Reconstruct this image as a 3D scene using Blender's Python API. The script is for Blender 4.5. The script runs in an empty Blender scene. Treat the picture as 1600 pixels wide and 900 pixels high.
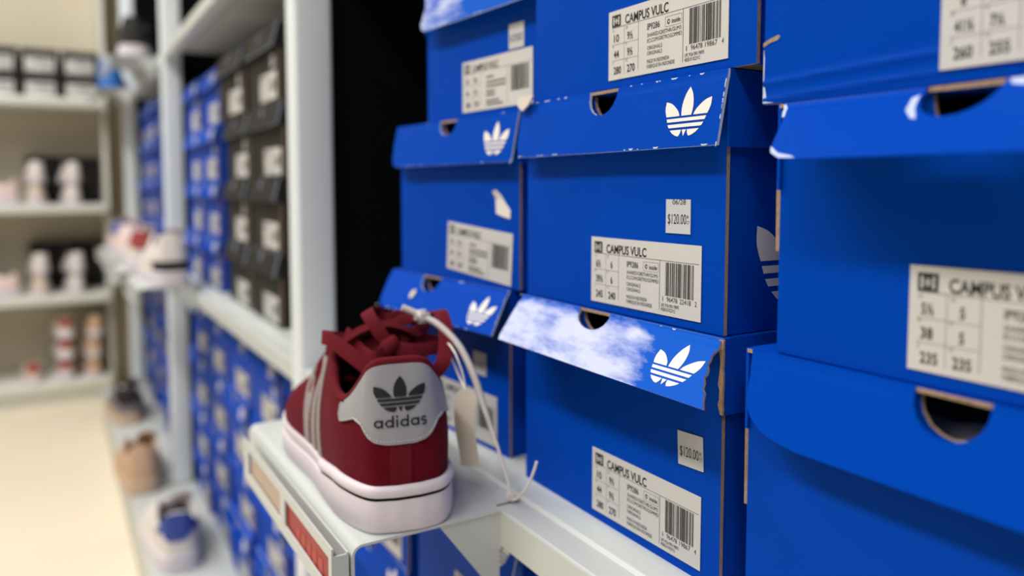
import bpy, bmesh, math, random
from mathutils import Vector, Matrix
random.seed(7)
SC = bpy.context.scene
COL = SC.collection
PI = math.pi

# ------------------------------------------------------------------ camera
EYE = 0.85
YAW = math.atan(720/1200); PITCH = math.atan(80/1200)
cam_d = bpy.data.cameras.new('camera'); cam = bpy.data.objects.new('camera', cam_d); COL.objects.link(cam)
cam.location = (0, 0, EYE); cam.rotation_euler = (PI/2-PITCH, 0, -YAW)
cam_d.sensor_width = 36; cam_d.lens = 27; cam_d.shift_y = -75/1600
cam_d.clip_start = 0.01; cam_d.clip_end = 60
cam_d.dof.use_dof = True; cam_d.dof.focus_distance = 0.385; cam_d.dof.aperture_fstop = 3.8
SC.camera = cam

# ------------------------------------------------------------------ light and exposure
SC.view_settings.view_transform = 'Standard'; SC.view_settings.look = 'None'
SC.view_settings.gamma = 1; SC.view_settings.use_curve_mapping = False
SC.view_settings.exposure = -0.58
SC.cycles.use_denoising = True
SC.cycles.max_bounces = 6
world = bpy.data.worlds.new('shop_ambient'); SC.world = world; world.use_nodes = True
wb = world.node_tree.nodes['Background']; wb.inputs[0].default_value = (0.92, 0.96, 1.0, 1); wb.inputs[1].default_value = 0.15
def area(name, loc, sx, sy, power, col=(1, 0.96, 0.9)):
    d = bpy.data.lights.new(name, 'AREA'); d.shape = 'RECTANGLE'; d.size = sx; d.size_y = sy
    d.energy = power; d.color = col
    o = bpy.data.objects.new(name, d); COL.objects.link(o); o.location = loc
    return o
CEIL = 2.9
for ly in (-1.5, -0.2, 1.1, 2.3):
    area('ceiling_lamp_or_fill', (-1.15, ly, CEIL-0.06), 0.30, 1.0, 40, (1, 0.985, 0.95))
for ly in (1.6, 2.4):  # added fill row, not known fittings; brightens the floor and back wall
    area('ceiling_lamp_or_fill', (-0.42, ly, CEIL-0.06), 0.30, 0.8, 20, (1, 0.985, 0.95))

# ------------------------------------------------------------------ materials
def lin(c):
    c = c/255
    return c/12.92 if c <= 0.04045 else ((c+0.055)/1.055)**2.4
def rgb(r, g, b): return (lin(r), lin(g), lin(b), 1)
def mat(name, col, rough=0.5, metal=0, noise=0.0, nscale=40, bump=0.0, bscale=300, spec=0.5, sheen=0, stretch=None):
    m = bpy.data.materials.new(name); m.use_nodes = True
    nt = m.node_tree; b = nt.nodes['Principled BSDF']
    b.inputs['Base Color'].default_value = col; b.inputs['Roughness'].default_value = rough
    b.inputs['Metallic'].default_value = metal; b.inputs['Specular IOR Level'].default_value = spec
    if sheen: b.inputs['Sheen Weight'].default_value = sheen
    tc = nt.nodes.new('ShaderNodeTexCoord')
    if noise:
        n = nt.nodes.new('ShaderNodeTexNoise'); n.inputs['Scale'].default_value = nscale; n.inputs['Detail'].default_value = 4
        nt.links.new(tc.outputs['Object'], n.inputs['Vector'])
        mx = nt.nodes.new('ShaderNodeMix'); mx.data_type = 'RGBA'
        mx.inputs[6].default_value = tuple(min(1, c*(1-noise)) for c in col[:3])+(1,)
        mx.inputs[7].default_value = tuple(min(1, c*(1+noise)) for c in col[:3])+(1,)
        nt.links.new(n.outputs['Fac'], mx.inputs[0]); nt.links.new(mx.outputs[2], b.inputs['Base Color'])
    if bump:
        n2 = nt.nodes.new('ShaderNodeTexNoise'); n2.inputs['Scale'].default_value = bscale; n2.inputs['Detail'].default_value = 3
        if stretch:
            mp = nt.nodes.new('ShaderNodeMapping'); mp.inputs['Scale'].default_value = stretch
            nt.links.new(tc.outputs['Object'], mp.inputs['Vector']); nt.links.new(mp.outputs[0], n2.inputs['Vector'])
        else: nt.links.new(tc.outputs['Object'], n2.inputs['Vector'])
        bp = nt.nodes.new('ShaderNodeBump'); bp.inputs['Strength'].default_value = bump; bp.inputs['Distance'].default_value = 0.001
        nt.links.new(n2.outputs['Fac'], bp.inputs['Height']); nt.links.new(bp.outputs[0], b.inputs['Normal'])
    return m
BLUE = (0.0, 0.055, 0.44, 1)
M = {}
M['blue'] = mat('blue_printed_card', BLUE, 0.42, noise=0.07, nscale=18, bump=0.10, bscale=90, stretch=(0.3, 0.3, 4), spec=0.03)
M['kraft'] = mat('brown_corrugated_card', rgb(160, 134, 110), 0.9, noise=0.45, nscale=420, bump=0.5, bscale=700)
M['inside'] = mat('grey_inner_card', rgb(95, 85, 78), 0.9, noise=0.1)
M['scuff'] = mat('white_paper_scuff', rgb(190, 205, 235), 0.8, noise=0.15, nscale=300)
M['logo'] = mat('cream_white_print', rgb(232, 228, 222), 0.5)
M['paper'] = mat('label_paper', rgb(204, 202, 200), 0.55, noise=0.03, nscale=60)
M['sticker'] = mat('grey_sticker_paper', rgb(196, 198, 202), 0.5, noise=0.03)
M['ink'] = mat('black_ink', rgb(22, 22, 24), 0.6)
M['greyink'] = mat('grey_ink', rgb(92, 92, 94), 0.6)
M['metal'] = mat('pale_powder_coated_steel', rgb(197, 201, 199), 0.38, noise=0.02, nscale=8, bump=0.04, bscale=900)
M['post'] = mat('grey_powder_coated_post', rgb(228, 235, 240), 0.45, noise=0.02, nscale=8, bump=0.03, bscale=900)
M['slot'] = mat('dark_gap', rgb(40, 40, 42), 0.8)
M['back'] = mat('black_back_panel', rgb(9, 10, 12), 0.8, noise=0.15, spec=0.05)
M['blackcard'] = mat('black_printed_card', rgb(40, 38, 37), 0.6, noise=0.12, nscale=30, spec=0.15)
M['floor'] = mat('beige_stone_tile', rgb(243, 230, 206), 0.38, noise=0.07, nscale=2.2, bump=0.02)
M['wall'] = mat('warm_beige_wall', rgb(216, 206, 184), 0.8, noise=0.03, nscale=3)
M['ceil'] = mat('white_ceiling', rgb(235, 233, 228), 0.9, noise=0.01)
M['shelfw'] = mat('white_wall_shelf', rgb(226, 226, 218), 0.45, noise=0.02)
M['maroon'] = mat('maroon_suede', rgb(98, 15, 30), 0.95, noise=0.22, nscale=160, bump=0.35, bscale=1600, spec=0.05, sheen=0.03)
M['maroon2'] = mat('maroon_padded_lining', rgb(100, 22, 32), 0.9, noise=0.15, nscale=200, bump=0.3, bscale=1200, spec=0.15)
M['lace'] = mat('maroon_woven_lace', rgb(108, 22, 34), 0.85, noise=0.2, nscale=700, bump=0.5, bscale=2200, spec=0.2)
M['midsole'] = mat('white_rubber_midsole', rgb(224, 214, 222), 0.55, noise=0.02, bump=0.1, bscale=1800)
M['groove'] = mat('black_sole_line', rgb(18, 17, 20), 0.6)
M['heeltab'] = mat('grey_smooth_leather', rgb(158, 157, 162), 0.42, noise=0.04, nscale=60, bump=0.12, bscale=900)
M['stripe'] = mat('grey_stitched_stripe', rgb(150, 140, 140), 0.7, noise=0.2, nscale=700)
M['stitch'] = mat('pale_stitching', rgb(205, 198, 196), 0.7)
M['dark'] = mat('dark_shoe_interior', rgb(30, 18, 20), 0.9)
M['nylon'] = mat('white_nylon_tie', rgb(226, 218, 212), 0.4)
M['tag'] = mat('cream_card_tag', rgb(206, 196, 184), 0.7, noise=0.04)
M['tissue'] = mat('grey_tissue_paper', rgb(225, 222, 218), 0.9, bump=0.4, bscale=60)
M['red'] = mat('red_price_insert', rgb(160, 34, 32), 0.5, noise=0.12, nscale=80)
M['pinkish'] = mat('faded_pink_print', rgb(182, 74, 66), 0.6)
M['beige'] = mat('beige_price_insert', rgb(188, 166, 148), 0.5, noise=0.1, nscale=60)
M['white_up'] = mat('white_leather', rgb(226, 218, 214), 0.5, noise=0.03)
M['pink_up'] = mat('pale_pink_leather', rgb(238, 214, 210), 0.5, noise=0.03)
M['black_up'] = mat('black_suede', rgb(30, 28, 28), 0.8, noise=0.1)
M['grey_up'] = mat('grey_knit', rgb(130, 120, 122), 0.8, noise=0.1)
M['tan_up'] = mat('tan_suede', rgb(200, 166, 138), 0.85, noise=0.08)
M['blue_up'] = mat('bright_blue_leather', rgb(40, 112, 196), 0.5, noise=0.05)
M['navy_up'] = mat('navy_trim', rgb(52, 74, 150), 0.6, noise=0.05)
M['red_up'] = mat('red_suede', rgb(160, 66, 60), 0.8, noise=0.06)
M['gum'] = mat('gum_rubber', rgb(206, 176, 150), 0.6, noise=0.03)
M['cream_up'] = mat('cream_leather', rgb(216, 200, 184), 0.6, noise=0.04)

def worn_sheen_mat(name, y0, y1, bias):
    # blue card whose printed film has been rubbed down to white paper, with its gloss sheen painted in the same white; the worn patch has its own outline (noise over the flap's own uv)
    m = bpy.data.materials.new(name); m.use_nodes = True; nt = m.node_tree; b = nt.nodes['Principled BSDF']
    L = nt.links.new
    uv = nt.nodes.new('ShaderNodeTexCoord')
    mp = nt.nodes.new('ShaderNodeMapping'); mp.inputs['Scale'].default_value = (22, 60, 1); mp.inputs['Rotation'].default_value = (0, 0, 0.25)
    L(uv.outputs['UV'], mp.inputs['Vector'])
    n = nt.nodes.new('ShaderNodeTexNoise'); n.inputs['Scale'].default_value = 1.0; n.inputs['Detail'].default_value = 8; n.inputs['Roughness'].default_value = 0.62
    L(mp.outputs[0], n.inputs['Vector'])
    sx = nt.nodes.new('ShaderNodeSeparateXYZ'); L(uv.outputs['UV'], sx.inputs[0])
    a = nt.nodes.new('ShaderNodeMapRange'); a.interpolation_type = 'SMOOTHSTEP'; a.inputs['From Min'].default_value = y0; a.inputs['From Max'].default_value = y1
    a.inputs['To Min'].default_value = -0.35; a.inputs['To Max'].default_value = bias
    L(sx.outputs[0], a.inputs['Value'])
    s1 = nt.nodes.new('ShaderNodeMapRange'); s1.interpolation_type = 'SMOOTHSTEP'; s1.inputs['From Min'].default_value = 0.0; s1.inputs['From Max'].default_value = 0.009
    s1.inputs['To Min'].default_value = -0.25; s1.inputs['To Max'].default_value = 0.0
    L(sx.outputs[1], s1.inputs['Value'])
    ad = nt.nodes.new('ShaderNodeMath'); ad.operation = 'ADD'; L(n.outputs['Fac'], ad.inputs[0]); L(a.outputs[0], ad.inputs[1])
    ad2 = nt.nodes.new('ShaderNodeMath'); ad2.operation = 'ADD'; L(ad.outputs[0], ad2.inputs[0]); L(s1.outputs[0], ad2.inputs[1])
    r = nt.nodes.new('ShaderNodeMapRange'); r.inputs['From Min'].default_value = 0.40; r.inputs['From Max'].default_value = 0.68; L(ad2.outputs[0], r.inputs['Value'])
    mx = nt.nodes.new('ShaderNodeMix'); mx.data_type = 'RGBA'; mx.inputs[6].default_value = (0.0, 0.09, 0.55, 1); b.inputs['Specular IOR Level'].default_value = 0.05; mx.inputs[7].default_value = rgb(200, 206, 236)
    L(r.outputs[0], mx.inputs[0]); L(mx.outputs[2], b.inputs['Base Color'])
    b.inputs['Roughness'].default_value = 0.5
    bp = nt.nodes.new('ShaderNodeBump'); bp.inputs['Strength'].default_value = 0.25; bp.inputs['Distance'].default_value = 0.001; L(n.outputs['Fac'], bp.inputs['Height']); L(bp.outputs[0], b.inputs['Normal'])
    return m
M['worn_sheen'] = worn_sheen_mat('rubbed_sheen_blue_card', 0.022, 0.066, 0.14)
M['worn_sheen_top'] = worn_sheen_mat('lightly_rubbed_sheen_blue_card', 0.05, 0.13, 0.06)

# ------------------------------------------------------------------ mesh helpers
class MB:
    def __init__(s): s.v = []; s.f = []; s.m = []; s.mats = []; s.uv = {}
    def mi(s, key):
        if key not in s.mats: s.mats.append(key)
        return s.mats.index(key)
    def add(s, vs, fs, key, uvs=None):
        o = len(s.v); s.v += [tuple(v) for v in vs]; k = s.mi(key)
        if uvs:
            for i, u in enumerate(uvs): s.uv[o+i] = u
        for f in fs: s.f.append([o+i for i in f]); s.m.append(k)
    def box(s, x0, x1, y0, y1, z0, z1, key):
        vs = [(x, y, z) for z in (z0, z1) for y in (y0, y1) for x in (x0, x1)]
        s.add(vs, [(0, 2, 3, 1), (4, 5, 7, 6), (0, 1, 5, 4), (2, 6, 7, 3), (0, 4, 6, 2), (1, 3, 7, 5)], key)
    def rbox(s, x0, x1, y0, y1, z0, z1, r, key, seg=2):
        bm = bmesh.new()
        bmesh.ops.create_cube(bm, size=1)
        for v in bm.verts:
            v.co = Vector(((x0+x1)/2+v.co.x*(x1-x0), (y0+y1)/2+v.co.y*(y1-y0), (z0+z1)/2+v.co.z*(z1-z0)))
        bmesh.ops.bevel(bm, geom=bm.edges[:], offset=r, segments=seg, affect='EDGES', profile=0.5)
        s.from_bm(bm, key)
    def from_bm(s, bm, key, fn=None):
        bm.verts.ensure_lookup_table(); bm.verts.index_update()
        s.add([fn(v.co) if fn else v.co for v in bm.verts], [[v.index for v in f.verts] for f in bm.faces], key); bm.free()
    def prism(s, poly, axis, a0, a1, key):
        # poly: 2-D outline extruded along an axis ('y': poly is (x, z); 'x': (y, z); 'z': (x, y))
        def P(p, a): return (p[0], a, p[1]) if axis == 'y' else (a, p[0], p[1]) if axis == 'x' else (p[0], p[1], a)
        n = len(poly); vs = [P(p, a0) for p in poly]+[P(p, a1) for p in poly]
        fs = [(i, (i+1) % n, (i+1) % n+n, i+n) for i in range(n)]+[tuple(range(n))[::-1], tuple(range(n, 2*n))]
        s.add(vs, fs, key)
    def tube(s, pts, r, key, seg=10, cap=True):
        pts = [Vector(p) for p in pts]; n = len(pts)
        rr = r if callable(r) else (lambda t: r)
        vs = []; up = Vector((0, 0, 1)); prev = None
        for i, p in enumerate(pts):
            t = (pts[min(i+1, n-1)]-pts[max(i-1, 0)]).normalized()
            if prev is None:
                a = t.cross(up)
                if a.length < 1e-4: a = t.cross(Vector((1, 0, 0)))
            else: a = prev-t*prev.dot(t)
            a.normalize(); prev = a; b = t.cross(a); q = rr(i/(n-1))
            for k in range(seg):
                th = 2*PI*k/seg; vs.append(p+a*(q*math.cos(th))+b*(q*math.sin(th)))
        fs = [(i*seg+k, i*seg+(k+1) % seg, (i+1)*seg+(k+1) % seg, (i+1)*seg+k) for i in range(n-1) for k in range(seg)]
        if cap: fs += [tuple(range(seg))[::-1], tuple((n-1)*seg+k for k in range(seg))]
        s.add(vs, fs, key)
    def ribbon(s, pts, w, t, key, side=None):
        # flat band: rounded rectangle section swept along pts; side(i) gives the width direction
        pts = [Vector(p) for p in pts]; n = len(pts); vs = []
        sec = [(-.5, -.3), (-.42, -.5), (.42, -.5), (.5, -.3), (.5, .3), (.42, .5), (-.42, .5), (-.5, .3)]
        prev = None
        for i, p in enumerate(pts):
            tg = (pts[min(i+1, n-1)]-pts[max(i-1, 0)]).normalized()
            a = Vector(side(i/(n-1))) if side else (prev if prev is not None else Vector((0, 1, 0)))
            a = a-tg*a.dot(tg)
            a.normalize(); prev = a; b = tg.cross(a)
            for (u, v) in sec: vs.append(p+a*(u*w)+b*(v*t))
        k = len(sec)
        fs = [(i*k+j, i*k+(j+1) % k, (i+1)*k+(j+1) % k, (i+1)*k+j) for i in range(n-1) for j in range(k)]
        fs += [tuple(range(k))[::-1], tuple((n-1)*k+j for j in range(k))]
        s.add(vs, fs, key)
    def sheet(s, poly, fn, t, kf, kb, ke, sx=(), sy=()):
        # 2-D outline cut into slices, bent by fn(a, b, depth) and given thickness t, front/back/edge materials
        bm = slice_poly([poly], sx, sy)
        bm.verts.ensure_lookup_table(); bm.verts.index_update()
        co = [(v.co.x, v.co.y) for v in bm.verts]; fs = [[v.index for v in f.verts] for f in bm.faces]
        be = []
        for e in bm.edges:
            if len(e.link_faces) == 1:
                l = e.link_loops[0]; be.append((l.vert.index, l.link_loop_next.vert.index))
        bm.free()
        s.add([fn(a, b, 0) for a, b in co], fs, kf, co)
        s.add([fn(a, b, t) for a, b in co], [f[::-1] for f in fs], kb, co)
        vs = []; ff = []
        for i, j in be:
            o = len(vs); vs += [fn(*co[i], 0), fn(*co[j], 0), fn(*co[j], t), fn(*co[i], t)]; ff.append((o+1, o, o+3, o+2))
        s.add(vs, ff, ke)
    def decal(s, polys, fn, key, sx=(), sy=(), lift=-0.0002):
        bm = slice_poly(polys, sx, sy)
        s.from_bm(bm, key, lambda c: fn(c.x, c.y, lift))
    def build(s, name, parent=None, smooth=None, data_only=False):
        me = bpy.data.meshes.new(name); me.from_pydata(s.v, [], s.f)
        for k in s.mats: me.materials.append(M[k])
        me.polygons.foreach_set('material_index', s.m)
        if s.uv:
            ul = me.uv_layers.new(name='UVMap')
            for l in me.loops: ul.data[l.index].uv = s.uv.get(l.vertex_index, (0, 0))
        bm = bmesh.new(); bm.from_mesh(me)
        if smooth:
            bmesh.ops.remove_doubles(bm, verts=bm.verts, dist=1e-6)
            bmesh.ops.recalc_face_normals(bm, faces=bm.faces)
        bm.to_mesh(me); bm.free(); me.update()
        if smooth:
            me.polygons.foreach_set('use_smooth', [True]*len(me.polygons))
            me.set_sharp_from_angle(angle=math.radians(smooth))
        if data_only: return me
        return obj(name, me, parent)
def slice_poly(polys, sx=(), sy=()):
    bm = bmesh.new()
    for p in polys:
        vs = [bm.verts.new((a, b, 0)) for a, b in p]
        f = bm.faces.new(vs); f.normal_update()
        if f.normal.z < 0: f.normal_flip()
    bmesh.ops.triangulate(bm, faces=[f for f in bm.faces if len(f.verts) > 4])
    for x in sx:
        bmesh.ops.bisect_plane(bm, geom=bm.verts[:]+bm.edges[:]+bm.faces[:], plane_co=(x, 0, 0), plane_no=(1, 0, 0), dist=1e-7)
    for y in sy:
        bmesh.ops.bisect_plane(bm, geom=bm.verts[:]+bm.edges[:]+bm.faces[:], plane_co=(0, y, 0), plane_no=(0, 1, 0), dist=1e-7)
    return bm
def obj(name, me, parent=None):
    o = bpy.data.objects.new(name, me); COL.objects.link(o)
    if parent: o.parent = parent
    return o
def tag(o, label, cat, group=None):
    o['label'] = label; o['category'] = cat
    if group: o['group'] = group
    return o
def thing(name, label, cat, loc=(0, 0, 0), rz=0, group=None):
    o = bpy.data.objects.new(name, None); COL.objects.link(o); o.empty_display_size = 0.02
    o.location = loc; o.rotation_euler = (0, 0, rz)
    return tag(o, label, cat, group)
def structure(o): o['kind'] = 'structure'; return o
def frange(a, b, st):
    n = max(1, int(round((b-a)/st))); return [a+(b-a)*i/n for i in range(1, n)]
def catmull(P, n, closed=False):
    P = [Vector(p) for p in P]; N = len(P); out = []
    segs = N if closed else N-1
    for i in range(segs):
        g = lambda k: P[k % N] if closed else P[max(0, min(N-1, k))]
        p0, p1, p2, p3 = g(i-1), g(i), g(i+1), g(i+2)
        for j in range(n):
            t = j/n
            out.append(0.5*((2*p1)+(-p0+p2)*t+(2*p0-5*p1+4*p2-p3)*t*t+(-p0+3*p1-3*p2+p3)*t*t*t))
    if not closed: out.append(P[-1])
    return out
_txt = {}
def text_polys(s, bold=0.0):
    # outline of a word as flat triangles, cap height 1, start at x = 0
    k = (s, bold)
    if k not in _txt:
        cu = bpy.data.curves.new('t', 'FONT'); cu.body = s; cu.size = 1; cu.offset = bold; cu.resolution_u = 3
        ob = bpy.data.objects.new('t', cu); COL.objects.link(ob)
        dg = bpy.context.evaluated_depsgraph_get(); me = bpy.data.meshes.new_from_object(ob.evaluated_get(dg))
        vs = [(v.co.x, v.co.y) for v in me.vertices]; fs = [tuple(p.vertices) for p in me.polygons]
        bpy.data.objects.remove(ob); bpy.data.curves.remove(cu); bpy.data.meshes.remove(me)
        xs = [v[0] for v in vs]; x0 = min(xs); w = max(xs)-x0
        _txt[k] = ([[((vs[i][0]-x0)/w, vs[i][1]/0.69) for i in f] for f in fs], w/0.69)
    return _txt[k]
def put_text(s, x, y, h, w=None, bold=0.0):
    ps, ar = text_polys(s, bold); w = w or ar*h
    return [[(x+a*w, y+b*h) for a, b in p] for p in ps]
def arc(cx, cy, r, a0, a1, n=10, ry=None):
    ry = ry or r
    return [(cx+r*math.cos(a0+(a1-a0)*i/n), cy+ry*math.sin(a0+(a1-a0)*i/n)) for i in range(n+1)]
def trefoil():
    # three leaves, two bars and the cut foot; height 1, width about 1.14
    def cv(P, n=5): return [(v.x, v.y) for v in catmull([(a, b, 0) for a, b in P], n)]
    out = []
    right = cv([(0.0, 1.0), (0.085, 0.86), (0.135, 0.68), (0.14, 0.53), (0.125, 0.42)])
    out.append([(-a, b) for a, b in right][::-1][:-1]+right)
    inner = cv([(0.57, 0.74), (0.42, 0.69), (0.29, 0.59), (0.21, 0.50), (0.175, 0.42)])
    outer = cv([(0.57, 0.74), (0.575, 0.60), (0.55, 0.50), (0.515, 0.42)])
    lf = inner+outer[::-1][:-1]
    out.append(lf); out.append([(-a, b) for a, b in lf])
    out.append([(-0.50, 0.375), (-0.475, 0.305), (0.475, 0.305), (0.50, 0.375)])
    out.append([(-0.455, 0.255), (-0.41, 0.185), (0.41, 0.185), (0.455, 0.255)])
    ft = [(0.37, 0.135), (0.30, 0.07), (0.21, 0.02), (0.13, 0.0), (0.09, 0.06), (0.075, 0.135)]
    out.append(ft); out.append([(-a, b) for a, b in ft])
    out.append([(-0.055, 0.135), (0.055, 0.135), (0.0, 0.0)])
    return out
TREFOIL = trefoil()
def trefoil_at(cx, cy, h, sx=1.0, rot=0.0):
    c, s = math.cos(rot), math.sin(rot)
    o = []
    for p in TREFOIL:
        q = []
        for a, b in p:
            a = a*h*sx; b = (b-0.5)*h
            q.append((cx+a*c-b*s, cy+a*s+b*c))
        o.append(q)
    return o

# ------------------------------------------------------------------ room
fl = MB(); fl.box(-4.0, 1.6, -3.0, 4.3, -0.1, 0, 'floor'); structure(fl.build('floor'))
ce = MB(); ce.box(-4.0, 1.6, -3.0, 4.3, CEIL, CEIL+0.1, 'ceil'); structure(ce.build('ceiling'))
w = MB(); w.box(-4.0, 1.6, 3.78, 3.88, 0, CEIL, 'wall'); structure(w.build('wall_back'))
w = MB(); w.box(1.30, 1.40, -3.0, 3.86, 0, CEIL, 'wall'); structure(w.build('wall_right'))

# ------------------------------------------------------------------ shelving along the aisle
ZS = 0.6484                                    # top of the middle shelf
run = thing('shelving_unit', 'long pale steel shelving unit holding stacked shoe boxes along the aisle', 'shelving', (0.238, 0.877, 0))
def loc(mb, name, parent, smooth=None):
    o = mb.build(name, parent, smooth); o.matrix_parent_inverse = Matrix.Translation(-Vector(parent.location)); return o
POSTS = [(0.857, 0.897), (1.992, 2.032), (3.12, 3.16)]
BAYS = [(-0.45, 0.857), (0.897, 1.992), (2.032, 3.12)]
def shelf_poly(dz):
    P = [(.238, .6235), (.238, .6450), (.2385, .6460), (.2397, .6466), (.2575, .6466), (.2600, .6482), (.2612, .6484), (.655, .6484), (.655, .6440), (.2600, .6440), (.2600, .6235)]
    return [(a, b+dz) for a, b in P]
for i, (y0, y1) in enumerate(BAYS):
    for dz in (0.0, 0.5316):
        m = MB(); m.prism(shelf_poly(dz), 'y', y0, y1, 'metal'); loc(m, 'shelf', run)
    m = MB(); m.rbox(0.138, 0.655, y0, y1, 0.0, 0.13, 0.004, 'metal'); loc(m, 'base_deck', run, 40)
    m = MB(); m.box(0.655, 0.668, y0, y1, 0.0, 2.2, 'back'); loc(m, 'back_panel', run)
for (y0, y1) in POSTS:
    m = MB(); m.rbox(0.236, 0.278, y0, y1, 0.1302, 2.2, 0.004, 'post', 3); loc(m, 'upright_post', run, 40)
    m = MB(); m.box(0.2782, 0.655, y0+0.012, y1-0.012, 0.1302, 2.2, 'back'); loc(m, 'divider_panel', run)

# ------------------------------------------------------------------ display brackets
def bracket_meshes():
    d = {}
    m = MB()
    # folded plate: flat top, rounded outer bend and a down-turned lip (profile x, z)
    prof = [(0.0975, 0.0)]+[(0.0065+0.0065*math.cos(a), -0.0065+0.0065*math.sin(a)) for a in [PI/2+PI/2*k/6 for k in range(7)]]+[(0.0, -0.024)]
    inn = [(0.0016, -0.024)]+[(0.0065+0.0049*math.cos(a), -0.0065+0.0049*math.sin(a)) for a in [PI-PI/2*k/6 for k in range(7)]]+[(0.0975, -0.0016)]
    m.prism(prof+inn, 'y', 0.0, 0.262, 'metal'); d['plate'] = m.build('plate', data_only=True, smooth=40)
    for k, y in enumerate((0.0012, 0.2588)):
        m = MB(); m.prism([(0.0555, -0.0018), (0.0970, -0.0018), (0.0970, -0.052), (0.0940, -0.0535)], 'y', y, y+0.002, 'metal')
        d['gusset%d' % k] = m.build('gusset', data_only=True)
    m = MB()
    x0, x1 = -0.0115, -0.0015
    m.box(x1-0.0012, x1, 0.001, 0.229, -0.031, -0.003, 'metal')           # back
    m.box(x0, x1, 0.001, 0.229, -0.0325, -0.031, 'metal')                 # floor
    for (a, b) in ((-0.0062, 0.0006), (-0.031, -0.0245)):                   # two front rims
        m.box(x0, x0+0.0012, 0.001, 0.229, a, b, 'metal')
    for (a, b) in ((0.001, 0.0065), (0.102, 0.114), (0.212, 0.229)):
        m.box(x0, x0+0.0012, a, b, -0.0245, -0.0062, 'metal')
    m.box(x0, x1, 0.001, 0.0022, -0.031, -0.004, 'metal')
    d['price_rail'] = m.build('price_rail', data_only=True)
    return d
BR = bracket_meshes()
def bracket(y, z, label, inserts=()):
    t = thing('display_bracket', label, 'shelf bracket', (0.139, y, z), 0, 'shoe display brackets')
    obj('plate', BR['plate'], t)
    for k in (0, 1): obj('gusset', BR['gusset%d' % k], t)
    r = obj('price_rail', BR['price_rail'], t)
    for (a, b, key) in inserts:
        m = MB(); m.box(-0.0095, -0.0088, a, b, -0.0305, -0.0052, key)
        if key == 'red':
            for q in range(5): m.decal([[(a+0.018+0.012*q, -0.026+0.002*(q % 2)), (a+0.027+0.012*q, -0.025), (a+0.026+0.012*q, -0.016-0.002*(q % 3)), (a+0.017+0.012*q, -0.015)]], lambda u, v, w: (-0.0095+w, u, v), 'pinkish')
        o = m.build('price_insert', r); o['label'] = 'red price insert' if key == 'red' else 'beige price insert'
    return t
bracket(0.4075, ZS, 'pale steel display bracket with a price rail under the maroon sneaker', ((0.006, 0.103, 'red'), (0.113, 0.213, 'beige')))

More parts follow.
